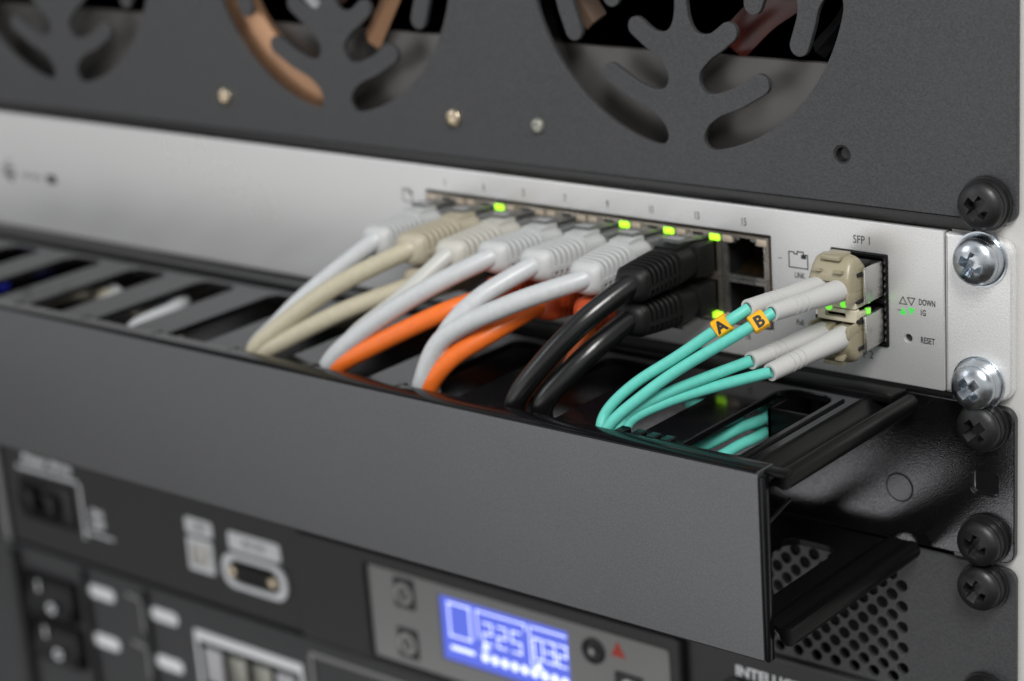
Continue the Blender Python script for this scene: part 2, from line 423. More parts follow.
def jack_icon(mb,x,z,w=2.9,h=1.9):
    outline(mb,[(x-w,z-h),(x+w,z-h),(x+w,z+h),(x+w*.55,z+h),(x+w*.55,z+h+.7),(x-w*.1,z+h+.7),(x-w*.1,z+h),(x-w*.45,z+h),(x-w*.45,z+h+.5),(x-w,z+h+.5)])
    mb.add([(a,-.032,b) for a,b in ((x+w*.3,z+h*.4),(x+w*.85,z+h*.4),(x+w*.85,z+h),(x+w*.3,z+h))],[(0,1,2,3)])
for (x,z,w_,h_) in ((-63.3,30.2,2.9,1.9),(-63.3,19.8,2.9,1.9),(-203.5,33.2,1.9,1.7)):
    mb = MB(); jack_icon(mb,x,z,w_,h_); mb.build('socket_icon','ink',sw,smooth=False)
mb = MB()
for (a,b) in ((-69.6,30.4),(-33.6,20.9)): outline(mb,[(a,b),(a+1,b)],.1,closed=False)
outline(mb,[(-33,22.7),(-30.9,22.7),(-31.95,24.6)],.12); outline(mb,[(-30.6,24.6),(-28.5,24.6),(-29.55,22.7)],.12)
mb.build('arrow_outline', 'ink', sw, smooth=False)
mb = MB()
for t in ([(-33,19.9),(-30.9,19.9),(-31.95,21.9)],[(-30.6,21.9),(-28.5,21.9),(-29.55,19.9)]): mb.add([(x,-.035,z) for x,z in t],[(0,1,2)])
mb.build('indicator_arrows','greenlamp',sw,smooth=False)
mb = MB()
for (x,z,r) in ((-405.5,22.6,.6),(-405.5,20.6,.7),(-403.6,24.2,.6),(-403.6,22,.7),(-403.6,19.8,.8),(-401.8,25.4,.5),(-401.8,23,.6),(-401.8,20.6,.7),(-401.8,18.6,.8),(-399.9,22.8,.6),(-399.9,20.4,.7)):
    mb.add([(a,-.03,b) for a,b in circ(x,z,r*1.25,10)],[tuple(range(10))])
vtext(mb,'UniFi Switch',2.5,-389.5,20.9,-.03,thick=.02,sx=.9)
mb.add([(a,-.03,b) for a,b in rrect(-380.8,-375.6,19.2,22.4,.6)],[tuple(range(28))])
mb.build('logo','ink',sw,smooth=False)
q = MB(); q.lathe([(.95,-1.5),(.95,-.9),(0,-.9)],(-30.5,0,13.6),16); q.build('reset_button','ink',sw)

# ------------------------------------------------------------------ cable manager
cm = thing('cable_manager', 'black plastic cable manager with charcoal front cover and slotted top', 'cable manager', (-230,0,-44))
mb = MB()
vplate(mb, rrect(-482,-.4,-43.9,-1.0,(3.4,3.4,3.4,3.4)), [rrect(-12.6,-5.2,-25.6,-19.6,1.4)], -.1, 1.9, .35)
mb.build('back_plate', 'steel_black', cm)
mb = MB()
b = MB(); b.lathe([(4.1,.02),(4.1,.12),(3.7,.12),(3.7,.02)], (-33.7,-.1,-28.6), 32); pd = b.build('pressed_disc','dark',cm)
b = MB(); b.lathe([(3.68,.0),(3.66,.2),(0,.2)], (-33.7,-.1,-28.6), 32); b.build('disc_face','steel_black',pd)
SL = [-84.5-33.75*k for k in range(11)]
top_holes = []
for i,x in enumerate(SL):
    w = 17 if i else 9.5
    top_holes.append(rrect(x-(3 if not i else 0), x+w, -61.2, -13.5, (4,4,1,1)))
top_holes.append(rrect(-61.3,-44.6,-59.2,-12.2,(5,5,1,1)))
mb = MB(); hplate(mb, rrect(-470,-38.5,-66.6,-1.2,.5), top_holes, -3.4, -1.2, .35)
mr_ = MB()
prof = [(-38.6,-1.4),(-37.4,-1.7),(-35.6,-3.6),(-34,-4.3),(-32.4,-4.2),(-31.2,-3.2)]+[(-28.6+2.5*math.cos(R(a)),-3.0+2.5*math.sin(R(a))) for a in range(170,-150,-20)]+[(-31.0,-4.9),(-32.4,-5.4),(-34.4,-5.5),(-36.6,-4.6),(-38.6,-3.2)]
mr_.box(-38,-26.4,-66.4,-62.6,-1.6,-.25,.5)
mr_.loft([[Vector((x,y,z)) for x,z in prof] for y in (-64,-3)])
mr_.tube([(-41.9,-64,-1.0),(-41.9,-14,-1.0)], .45, 8, 0); 
for x in (-78.5,-73.5,-69,-64.5): mb.box(x-1.4,x+1.4,-62.5,-58.8,-3,.2,.3)
for x in SL[1:]:
    mb.box(x-2.6,x-.4,-64.5,-60.5,-2.4,.1,.4)
mr_.box(-59.6,-58.4,-22.9,-3,-17,-3.3,.2); mr_.box(-59.6,-44,-22.9,-21.8,-17,-3.3,.2)  # added rib, ends the strand loop that stands in for a reflection
mr_.box(-470,-31,-8,-.6,-2.2,.15,.5)
mr_.build('end_rail', 'rail', cm)
mb.build('slotted_top', 'gloss', cm)
mb = MB(); bot_holes = [rrect(x,x+17,-59.5,-13.5,(4,4,1,1)) for x in SL]+[rrect(-61.3,-44.6,-59.2,-12.2,(5,5,1,1))]
hplate(mb, rrect(-470,-38.5,-66.4,-1.2,.5), bot_holes, -46.2, -44, .35)
mb.loft([[Vector((x,y,-47.4-z)) for x,z in prof] for y in (-64,-3)])
mb.build('slotted_base', 'rail', cm)
mb = MB()
for x in (-480,): pass
mb.box(-470,-467.5,-66.4,-1.2,-45.2,-3.5)
mb.build('end_wall','satin',cm)
# cover: a shallow tray, open to the back
mb = MB()
prof = [(-66.9,-49.6),(-68.6,-50.2),(-69.3,-49.4),(-69.3,-1.6),(-69.0,-.5),(-68.1,-.1),(-62.2,-.1),(-62.0,-.9),(-66.6,-1.0),(-67.0,-1.6)]
mb.loft([[Vector((x,y,z)) for y,z in prof] for x in (-472,-32.3)])
cv = mb.build('front_cover', 'cover', cm, ang=30)
mb = MB(); mb.box(-32.2,-30.9,-69.0,-66.2,-50,-1.0,.4); mb.tube([(-31.5,-67,-14),(-30.6,-62,-11.5),(-30.6,-58,-10.5)],.5,8,4)
mb.build('cover_edge', 'gloss', cv)
mb = MB(); mb.box(-469,-33,-69.0,-62.3,-.35,.02,.15); mb.build('cover_lip','gloss',cv)

# ------------------------------------------------------------------ power supply unit (2U)
ups = thing('backup_power_unit', 'black two-unit backup power supply with lit blue display and round-holed grille', 'power supply', (-230,0,-133))
mh = []
for k in range(34):
    x = -33.8-3.06*k
    for j in range(7):
        z = -57.6-6.2*j+(3.1 if k%2 else 0)
        if z < -87 or z > -53: continue
        mh.append(circ(x,z,1.72,14))
mb = MB(); vplate(mb, rrect(-482,-.2,-93,-45.6,(3.2,3.2,.3,.3)), mh, .3, 1.7, .12)
mb.build('grille_panel', 'powder', ups)
mb = MB(); mb.box(-463,-20,8,340,-132,-46.5); mb.box(-463,-20,2,7.9,-132,-95); mb.build('chassis_body','dark',ups)
OFF = Vector((.9,3.6,.5))
mb = MB()
vplate(mb, rrect(-482,-.2,-133.1,-93.3,(.3,.3,3,3)), [], -3.3, -1.8, .2)
mb.box(-440,-22,-5,.1,-132.6,-88.9,1.5,3); mb.build('front_bezel', 'bezel', ups)
mb = MB(); vplate(mb, rrect(-269,-106.5,-131.5,-90.8,2.5), [rrect(-235.4,-111,-130,-95.6,1.2)], -8.2, -5.1, .9)
mb.build('display_surround', 'bezel', ups)
mb = MB(); vplate(mb, rrect(-235.2,-111.3,-129.8,-95.8,1), [rrect(-204,-150.6,-123,-100,.5)], -6.6, -5.1, .2); fas = mb.build('display_fascia','lcdplate',ups)
OY = -5.8
mb = MB(); mb.box(-203.9,-150.7,OY,-5.15,-122.9,-100.1,0); disp = mb.build('display','lcd',ups)
SEG = {'0':'abcdef','2':'abged','3':'abgcd','5':'afgcd'}
def digit(mb, ch, x, z, w, h, y):
    t = .28; pts = dict(a=((0,h),(w,h)),b=((w,h),(w,h/2)),c=((w,h/2),(w,0)),d=((0,0),(w,0)),e=((0,h/2),(0,0)),f=((0,h),(0,h/2)),g=((0,h/2),(w,h/2)))
    for s in SEG[ch]:
        (x0,z0),(x1,z1) = pts[s]; outline(mb,[(x+x0,z+z0),(x+x1,z+z1)],t,y,False)
mb = MB(); y = OY-.1
outline(mb, [(-200.5,-102.3),(-191.5,-102.3),(-191.5,-114),(-200.5,-114)], .3, y)
outline(mb, [(-188.5,-102.3),(-168.5,-102.3),(-168.5,-104.3)], .26, y, False); outline(mb, [(-188.5,-102.3),(-188.5,-112)], .26, y, False)
outline(mb, [(-165.5,-102.3),(-151.8,-102.3)], .26, y, False); outline(mb, [(-166.5,-102.3),(-166.5,-115.5),(-163,-115.5)], .26, y, False)
for ch_,x in (('2',-186),('2',-180),('5',-174)): digit(mb,ch_,x,-113.2,3.5,7.2,y)
for ch_,x in (('0',-165.0),('3',-160.2),('2',-155.4)): digit(mb,ch_,x,-113.2,3.4,7.2,y)
for k in range(9): mb.add([(a,y,b) for a,b in circ(-186+4.1*k,-118.4,1.7,14)],[tuple(range(14))])
for (x,z) in ((-185.5,-114.8),(-163.5,-116)): mb.add([(x-1.8,y,z-1),(x+1.8,y,z-1),(x,y,z+2)],[(0,1,2)])
for k in range(4): outline(mb,[(-200+2.5*k,-118.3),(-198.6+2.5*k,-118.3)],.7,y,False)
mb.build('digits','lcdseg',disp,smooth=False)
for (x,z,ic) in ((-218.9,-103.2,0),(-219.2,-121.5,1)):
    q = MB(); vplate(q, rrect(x-4.4,x+4.4,z-5.4,z+5.4,.6),[],-7.1,-6.7,.1); bt = q.build('button','bezel',fas)
    q = MB(); q.lathe([(1.0,7.0),(.9,7.4),(0,7.4)],(x,0,z),16); q.build('centre_dot','knob',bt)
    q = MB(); q.lathe([(3.9,7.0),(3.9,7.5),(3.4,7.8),(2.5,7.7),(2.1,7.15),(2.1,7.0)],(x,0,z),28); q.build('button_cap','knob',bt)
q = MB(); q.lathe([(4.3,6.5),(4.3,7.3),(3.6,7.6),(2.9,6.9),(1.7,6.8),(1.4,7.3),(0,7.5)],(-140.4,0,-103.6),28); q.build('indicator_lamp',['bezel'],fas)
q = MB(); q.lathe([(1.3,7.5),(1.1,7.9),(0,8)],(-140.4,0,-103.6),16); q.build('lamp_lens','knob',fas)
q = MB(); q.add([(-133.8,-6.65,-103.4),(-128.0,-6.65,-103.4),(-130.9,-6.65,-98)],[(0,1,2)]); q.build('warning_triangle','redink',fas,smooth=False)
q = MB(); q.box(-132.4,-122,-7.4,-6.6,-119,-108.2,.5); sb = q.build('button','bezel',fas)
q = MB(); q.lathe([(3,7.3),(2.8,7.8),(0,7.8)],(-127,0,-112.6),20); q.build('button_cap','whiteink',sb)
mb = MB(); vtext(mb,'INTELLIGENT LCD',4.6,-69.3,-97.2,-5.04,thick=.03,bold=.16,sx=1.05); mb.build('lettering','whiteink',ups,smooth=False)
q = MB(); q.lathe([(6,4.9),(6,5.8),(4.8,6.2),(0,6.2)],(-88.5,0,-105.5),28); q.build('round_button','gloss',ups)
# interface sockets and legends on the left
YB = -5.04
mb = MB()
outline(mb,[(-424,-98.6),(-387.5,-98.6),(-387.5,-121)],.7,YB,False)
vtext(mb,'Power Alarm',5.4,-406,-94.2,YB,thick=.03,bold=.3,shear=.25); vtext(mb,'ON\nOFF',4.6,-379,-112,YB,thick=.03,bold=.25)
outline(mb,[(-386,-118.5),(-371,-118.5)],.5,YB,False)
mb.build('white_legend','whiteink',ups,smooth=False)
for (x0,x1,z0,z1,s) in ((-328,-313.5,-105.6,-99.2,'USB'),(-305.5,-279,-107.2,-100,'RS-232')):
    q = MB(); q.mi = 0; vplate(q, rrect(x0,x1,z0,z1,1.5),[],-5.15,-5.02,0); q.mi = 1
    vtext(q, s, 3.6,(x0+x1)/2,(z0+z1)/2,-5.18,thick=.02,bold=.05,sx=1.1); q.build('name_plate',['whiteink','ink'],ups)
q = MB(); vplate(q, rrect(-327,-313.5,-119.5,-106.5,.8),[rrect(-325,-315.5,-117.5,-108.5,.8)],-6.2,-5.05,.2); us = q.build('square_socket','whiteink',ups)
q = MB(); q.box(-324.9,-315.6,-5.6,-5.06,-117.4,-108.6); q.box(-322.5,-318,-6.4,-5.6,-115,-111,.3); q.build('socket_core','tin',us)
q = MB(); vplate(q, rrect(-309,-276,-121.5,-108,6),[rrect(-305.5,-279.5,-119.5,-110,4.6)],-6.4,-5.05,.2); se = q.build('serial_socket','whiteink',ups)
q = MB(); q.lathe([(0,0),(0.01,0)],(0,0,0),3) if False else None
q.box(-301,-284,-7.6,-5.1,-118,-111.2,1.5); q.build('socket_core','dark',se)
q = MB()
for x in (-302.6,-282.4): q.lathe([(2.2,5.2),(2.2,7.6),(1.2,8.2),(0,8.2)],(x,0,-114.8),16)
q.build('jack_screws','brass',se)
q = MB(); q.box(-423,-391,-6.3,-5.05,-119,-102,1); q.build('switch_recess','gloss',ups)
for x in (-417,-404):
    q = MB(); q.box(x-4.5,x+4.5,-9,-6.3,-115.5,-105.5,1.5); q.build('rocker','gloss',ups)
q = MB(); q.box(-437.5,-434,-7,-5.02,-132,-89.5,.8); q.build('end_rib','lcdplate',ups)

# ------------------------------------------------------------------ lowest unit
OFF = Vector((0,0,0))
lo = thing('power_strip_unit', 'black unit with rocker switches and white legends, lowest in the rack', 'power distribution unit', (-230,0,-222))
mb = MB(); vplate(mb, rrect(-482,-.2,-222,-134.2,3), [], 0.2, 2, .3); mb.build('front_panel','powder',lo)
mb = MB(); mb.box(-463,-20,2.1,250,-221,-135); mb.build('chassis_body','dark',lo)
for z in (-152,-172):
    q = MB(); vplate(q, rrect(-431,-398,z-8.6,z+8.6,1.5),[rrect(-428,-401,z-7,z+7,1)],-2.5,.1,.3); ro = q.build('rocker_switch','gloss',lo)
    q = MB(); q.loft([[Vector((x,y,zz)) for y,zz in ((-.1,z-6.8),(-4.6,z-6.6),(-1.6,z),(-.2+-.6,z+6.8),(-.1,z+6.8))] for x in (-427.8,-401.2)]); q.build('rocker','gloss',ro)
    q = MB(); vtext(q,'I',6,-421,z+3,-2.2,thick=.02,bold=.3); vtext(q,'O',5.5,-411,z-3.4,-4.7,thick=.02,bold=.3); q.build('rocker_marks','whiteink',ro)
for (x,z) in ((-383.5,-143.8),(-347.5,-144.6),(-384.5,-164.8),(-348,-164.6)):
    q = MB(); vplate(q, rrect(x-7.4,x+7.4,z-2.6,z+2.6,2.2),[],-.12,.1,0); q.build('label_pill','whiteink',lo)
mb = MB()
for z in (-140.5,-160.5): outline(mb,[(-368,z),(-360.5,z-1),(-360.5,z-13)],.7,-.05,False)
mb.build('bracket_legend','lcdplate',lo,smooth=False)
mb = MB(); mb.box(-357.8,-356.2,-2,.1,-222,-136,.4); mb.box(-394.5,-392,-2.5,.1,-222,-136,.4); mb.box(-437,-433.5,-3.5,.1,-222,-136,.6); mb.build('rib','bezel',lo)
q = MB(); vplate(q, rrect(-331,-274.5,-178,-145.2,.6),[rrect(-329.6,-276,-176.8,-149.0,.5)],-.6,.1,.1); nb = q.build('socket_frame','whiteink',lo)
q = MB(); q.box(-329.5,-276.1,-.3,.1,-176.7,-149.1); q.build('socket_back','dark',nb)
for i,x in enumerate((-321,-308,-295,-283)):
    q = MB(); q.box(x-4.6,x+4.6,-1.6,-.35,-165,-151,.6); q.build('small_socket',('label','socketgrey','socketgrey','label')[i],nb)
q = MB(); vplate(q, rrect(-270,-190,-200,-138.5,.8),[rrect(-268.6,-191.4,-199,-140,.5)],-.8,.1,.2); q.build('panel_outline','lcdplate',lo)

# ------------------------------------------------------------------ rack screws
def phillips_head(r, h, w=.5):
    prof = []
    for k in range(9):
        a = R(90*k/8); prof.append((r*math.sin(R(90))*math.cos(a) if k < 8 else 0.0, w+h*math.sin(a)**.9 if k else w))
    me = MB(); me.lathe([(0,0),(r*.98,0),(r,w*.5)]+[(p[0],p[1]) for p in prof if p[0] > .05]+[(0,w+h)], (0,0,0), 40)
    bmesh.ops.remove_doubles(me.bm, verts=me.bm.verts, dist=1e-4); bmesh.ops.recalc_face_normals(me.bm, faces=me.bm.faces)
    m1 = bpy.data.meshes.new('a'); me.bm.to_mesh(m1); m1.materials.append(M['screw']); a = link('a', m1)
    cb = bmesh.new()
    def taper(L, W, depth, rot):
        b = bmesh.new(); bmesh.ops.create_cube(b, size=1)
        for v in b.verts:
            f = 1.0 if v.co.y < 0 else .45
            v.co = Vector((v.co.x*L*f, -(h+w+1) if v.co.y < 0 else -(h+w-depth), v.co.z*W*(f if f == 1 else .8)))
        b.transform(Matrix.Rotation(rot,4,'Y')); t = bpy.data.meshes.new('t'); b.to_mesh(t); b.free(); return t
    out = a
    for i,rot in enumerate((R(20), R(110))):
        t = taper(r*1.3, r*.42, 3.0, rot); t.materials.append(M['recess']); o = link('b%d'%i, t)
        md = out.modifiers.new('m','BOOLEAN'); md.operation = 'DIFFERENCE'; md.object = o; md.solver = 'EXACT'
    dg = bpy.context.evaluated_depsgraph_get(); res = bpy.data.meshes.new_from_object(a.evaluated_get(dg))
    for n in ('b0','b1','a'): bpy.data.objects.remove(bpy.data.objects[n])
    b = bmesh.new(); b.from_mesh(res); return b, len(res.materials)
def make_screw(name, label, r, h, m, washers):
    t = thing(name, label, 'screw', (0,0,0))
    b, nm = phillips_head(r,h); yo = washers[-1][2]
    b.transform(Matrix.Translation((0,-yo,0)))
    b.faces.ensure_lookup_table()
    mb = MB(); me = bpy.data.meshes.new('t'); b.to_mesh(me); b.free(); mb.bm.from_mesh(me)
    mats = [m, 'recess' if m == 'zinc' else 'dark']
    mb.build('head', mats, t, ang=35)
    for i,(r0,y0,y1,r1) in enumerate(washers):
        q = MB(); q.lathe([(0,y0),(r0,y0),(r0+.05,y0+.25),(r1+.05,y1-.25),(r1,y1),(0,y1)],(0,0,0),40); q.build('washer', m, t)
    return t
zs = make_screw('rack_screw','bright zinc rack screw in the upper corner of the silver ear',6.1,3.3,'zinc',[(7.2,0.05,1.3,7.2),(6.7,1.3,3.2,6.0)])
zs.location = Vector((-9.3,0,37.8))*S
dup(zs,(-10.0,0,4.9),'bright zinc rack screw in the lower corner of the silver ear',(0,R(28),0))
bs = make_screw('rack_screw','black rack screw beside the lower corner of the fan chassis, above the zinc screws',6.1,3.0,'screw',[(6.9,0.02,1.2,6.9),(6.4,1.2,3.0,6.2)])
bs.location = Vector((-8.0,0,52.2))*S; bs.rotation_euler = (0,R(12),0)
for z,r,l in ((-6.35,30,'black rack screw in the upper corner of the cable manager ear, just under a zinc screw'),(-38.1,-8,'black rack screw in the lower corner of the cable manager ear'),
            (-50.8,5,'black rack screw in the top right corner of the holed grille panel'),(-83.6,40,'black rack screw cut by the bottom edge of the photo')):
    dup(bs,(-8.75,-.0,z),l,(0,R(r),0))
bpy.data.objects['rack_screw.003']['label'] = 'black rack screw in the lower corner of the cable manager ear, below the oblong hole'

# ------------------------------------------------------------------ patch leads
def sup(w,h,n=36,e=3.2):
    out = []
    for k in range(n):
        a = 2*math.pi*k/n; c,s = math.cos(a),math.sin(a)
        out.append((math.copysign(abs(c)**(2/e),c)*w/2, math.copysign(abs(s)**(2/e),s)*h/2))
    return out
def lead(name, label, k, top, cmat, bmat, pts, group=None, r=2.75):
    blk = cmat == 'black'; r = 3.05 if blk else r
    cx = PX0+PW*(k+.5); zc = 28.6 if top else 17.2; s = 1 if top else -1
    t = thing(name, label, 'network cable', (cx,-20,zc), group)
    q = MB()
    e1 = Vector(pts[0]); ax0 = Vector((cx,-7,zc)); ax1 = Vector((e1.x,-33,e1.z))
    def C(y):   # boot axis, bending slightly toward its cable
        u = max(0,min(1,(-y-7)/26)); v = u*u; return Vector((cx+(ax1.x-cx)*v, y, zc+(ax1.z-zc)*v))
    secs = [(-7.5,10.8,7.6),(-8.2,11.6,8.4),(-11,11.7,8.8),(-15.2,11.6,9.8),(-16.2,11.6,10.2)]
    y = -16.6
    for i in range(7):
        w = 11.4-.13*i; h = 10.2-.13*i
        secs += [(y,w-2.6,h-2.4),(y-.85,w-2.6,h-2.4),(y-.97,w-.3,h-.3),(y-1.15,w,h),(y-1.75,w,h),(y-1.98,w-.3,h-.3)]; y -= 2.05
    secs += [(-31.4,10.6,9.4),(-32.3,10.2,9.0),(-33.2,9.0,8.0),(-33.8,7.2,6.6),(-34.0,5.8,5.8)]
    q.loft([[C(yy)+Vector((a,0,b)) for a,b in sup(w,h,36,3.4 if yy > -31.8 else 2.6)] for yy,w,h in secs])
    for sx in (-1,1):
        q.loft([[C(yy)+Vector((sx*5.0+a,0,-.9+b)) for a,b in ((-.7,-.55),(.42,-.55),(.42,.55),(-.7,.55))] for yy in (-16.2,-23,-31.5)])
    # hood over the latch
    q.loft([[C(yy)+Vector((a,0,s*(zz+b))) for a,b in ((-w,-.8),(w,-.8),(w,.5),(w-.6,.9),(-w+.6,.9),(-w,.5))] for yy,w,zz in ((-7.6,2.6,4.6),(-11,3.0,5.1),(-15.8,3.4,4.9))])
    q.build('boot', bmat, t)
    q = MB(); e_ = .35 if blk else 0; q.box(cx-5.75-e_,cx+5.75+e_,-8.6,-.8 if blk else 7,zc-3.9-e_*1.4,zc+3.9+e_*1.4,.5); q.build('plug',bmat if blk else 'clear',t)
    q = MB(); q.loft([[Vector((cx+a,yy,zc+s*zz+b)) for a,b in ((-2.6,-.5),(2.6,-.5),(2.6,.5),(-2.6,.5))] for yy,zz in ((4,4.3),(-2,5.2),(-9,6.3),(-12.5,6.5))]); q.build('latch','clear',t)
    q = MB(); P = [(C(-30))[:], (C(-33.6))[:]]+list(pts[1:]); q.tube(P, r, 18, 10); q.build('cable', cmat, t)
    return t
W0 = dict(
 w0=[[-187.4,-33,29],[-202.9,-46,15.0],[-211.2,-53.0,5.6],[-217.5,-56.6,-1.5]],
 b1=[[-174.2,-33,28.2],[-191.5,-46,18.8],[-208.0,-54,6.6],[-216.4,-58.0,-1.6]],
 b1b=[[-172.6,-33,18.0],[-188.9,-46,11.6],[-205.9,-54,2.6],[-214.6,-57.4,-3.4]],
 g2=[[-159.0,-33,28.0],[-166.6,-46,17.9],[-177.8,-53,8.2],[-183.5,-55.5,0.1]],
 w3=[[-143.1,-33,29.8],[-156.6,-46,22.2],[-173.8,-54,10.3],[-185.8,-57.6,-.8]],
 o3=[[-141.5,-33,19.5],[-151.5,-46,16.0],[-172.4,-54,5.2],[-183.6,-57.0,-2.2]],
 w4=[[-127.7,-33,29.4],[-136.4,-46,22.7],[-142.8,-53,14.3],[-148.0,-55.5,2.3]],
 w5=[[-110.4,-33,27.9],[-125.8,-46,22.3],[-142.9,-54.5,13.0],[-150.0,-57.6,-.8]],
 o5=[[-126.3,-33,18.6],[-133,-45,13.4],[-141.6,-53.5,7.0],[-148.0,-57,-1.6]],
 o4=[[-110,-33,17.4],[-106.8,-38.5,12.6],[-107.8,-45.5,5.2],[-113.0,-50.3,-2.4]],
 k6=[[-94.9,-33,28.2],[-100.6,-45,21.6],[-108.2,-52.5,12.0],[-116.0,-57.2,.5]],
 k6b=[[-95.9,-33,18.4],[-98.6,-44,13.9],[-103.2,-51,7.6],[-108.4,-55.5,0]])
def dive(p, dx, y, zz=-26, L=110, rise=None):
    x,yy,z = p[-1]; q = [tuple(v) for v in p]
    q += [(x-2.0,yy+1.0,z-9),(x-9,yy+6,z-18),(x-24,y,zz),(x-60,y+2,zz-1.5)]
    if rise: q += rise
    else: q += [(x-L,y-1,zz-1),(x-L-40,y+2,zz)]
    return q
lead('network_cable','white network cable in the leftmost socket of the upper row',0,1,'white','wboot',dive(W0['w0'],0,-40,-22,rise=[(-262,-52,-14),(-281,-50,-7.5),(-286,-28,-7),(-300,-16,-9),(-312,-44,-8.5),(-320,-24,-8),(-352,-20,-10),(-395,-34,-24)]),'network cables plugged into the silver switch')
lead('network_cable','beige network cable in the upper row between a white and a pale grey one',1,1,'beige','bboot',dive(W0['b1'],0,-34,-22,rise=[(-285,-33,-12),(-315,-28,-8),(-350,-22,-12),(-400,-24,-28)]),'network cables plugged into the silver switch')
lead('network_cable','beige network cable in the lower row, under the other beige one',1,0,'beige','bboot',dive(W0['b1b'],0,-28,-24),'network cables plugged into the silver switch')
lead('network_cable','pale grey network cable with a ribbed grey-beige boot, right of the beige ones',2,1,'grey','gboot',dive(W0['g2'],0,-30,-32,60),'network cables plugged into the silver switch')
lead('network_cable','white network cable lying along the first orange one',3,1,'white','wboot',dive(W0['w3'],0,-36,-36,60),'network cables plugged into the silver switch')
lead('network_cable','orange network cable, the left one, running under a straight white cable',3,0,'orange','oboot',dive(W0['o3'],0,-42,-34,60),'network cables plugged into the silver switch')
lead('network_cable','white network cable half hidden behind the thick curved white one',4,1,'white','wboot',dive(W0['w4'],0,-30,-38,60),'network cables plugged into the silver switch')
lead('network_cable','white network cable bending in front, right next to the black cables',5,1,'white','wboot',dive(W0['w5'],0,-44,-38,60),'network cables plugged into the silver switch')
lead('network_cable','orange network cable, the right one, curving below the bent white cable',4,0,'orange','oboot',dive(W0['o5'],0,-48,-36,60),'network cables plugged into the silver switch')
lead('network_cable','orange network cable mostly hidden behind the others, its ribbed boot showing',5,0,'orange','oboot',dive(W0['o4'],0,-24,-34,60),'network cables plugged into the silver switch')
lead('network_cable','black network cable in the upper row, left of the empty socket',6,1,'black','kboot',dive(W0['k6'],0,-40,-34,60),'network cables plugged into the silver switch')
lead('network_cable','black network cable in the lower row, under the other black one',6,0,'black','kboot',dive(W0['k6b'],0,-34,-30,60),'network cables plugged into the silver switch')
q = MB(); q.tube([(-443,-60,-14),(-414,-44,-6),(-397,-37,-4),(-396,-22,-7),(-406,-8,-20)],2.6,14,8)  # tube added for a blue light mirrored in the slotted top
bc = q.build('network_cable','blue'); bc['label'] = 'glowing blue tube standing in for a reflected light, inside the cable manager at the left edge'; bc['category'] = 'network cable'  # no real cable, added tube for the mirrored blue light

# ------------------------------------------------------------------ optic modules, fibre leads
def module(zc, s, label):
    t = thing('optic_module', label, 'transceiver module', (-44.8,0,zc), 'optic modules in the cage')
    q = MB(); x0,x1 = -51.5,-38.0
    vplate(q, rrect(x0,x1,zc-4.3,zc+4.3,.4,2), [rrect(x0+.9,-45.1,zc-2.9,zc+2.9,.3,2),rrect(-44.5,x1-.9,zc-2.9,zc+2.9,.3,2)], -8.6, 6, .1)
    q.build('shell','dark',t)
    q = MB(); q.box(x1-.1,x1+.9,-9.8,-1.2,zc-4.4,zc+5.0,.25); q.box(x0-.9,x0+.1,-9.8,-1.2,zc-4.5,zc+4.6,.25)
    q.build('side_plates','tin',t)
    q = MB(); q.box(x0+.2,x1-.2,-11.5,-8.7,zc-4.1,zc-3.1,.2); q.box(x0+.2,x1-.2,-11.5,-8.7,zc+3.1,zc+4.1,.2); q.build('nose','dark',t)
    z0,z1 = (23.2,25.2) if s > 0 else (19.6,23.0)
    q = MB(); vplate(q, rrect(x0+.9,x1-1.0,z0,z1,.5), [rrect(x0+3.2,x1-4.2,z0+1.0,z1-1.1,.3)] if s < 0 else [], -11.6, -9.6, .25)
    for xx in (x0+.9, x1-1.9): q.box(xx,xx+.9,-9.5,-4,(z0+z1)/2-.8,(z0+z1)/2+.8,.2)
    q.build('bail','lcdk',t); zz = (z0+z1)/2
    q = MB(); q.lathe([(1.0,11.5),(.8,12.1),(0,12.2)],(-42.6 if s>0 else -47,0,zz+(.2 if s>0 else 1.9)),12); q.box(-39.6,-38.2,-6.5,-5.5,zz-.5,zz+1.0,.2); q.build('status_light_or_glint','refl_green',t)  # green reflection on the latch, added as glowing bits
    return t
module(28.9,1,'metal optic module in the upper opening of the cage')
module(16.3,-1,'metal optic module with a cream bail in the lower opening of the cage')
MK = (('A',),('B',))
def tangent_frame(mb, p, d, letter):
    d = Vector(d).normalized(); n = (Vector((.62,-.72,.31)) - d*d.dot(Vector((.62,-.72,.31)))).normalized(); u = n.cross(d)
    if u.z < 0: u = -u
    X = d if d.y > 0 else -d                      # letters read toward the socket
    mt = Matrix(((X.x,u.x,n.x,p[0]),(X.y,u.y,n.y,p[1]),(X.z,u.z,n.z,p[2]),(0,0,0,1)))
    secs = []
    for L in (-2.1,-1.9,1.9,2.1):
        e = .25 if abs(L) > 2 else 0
        ring = []
        for k in range(28):
            a = 2*math.pi*k/28; rr = 2.45-e
            x,y = math.cos(a)*rr, math.sin(a)*rr
            if y > 1.9-e: y = 1.9-e
            ring.append(mt @ Vector((L, -x, y)))
        secs.append(ring)
    mb.mi = 0; mb.loft(secs)
    mb.mi = 1; mb.merge(text_bm(letter,4.1,.03,bold=.16), mt @ Matrix.Translation((0,0,1.93)) @ Matrix.Rotation(0,4,'Z'))
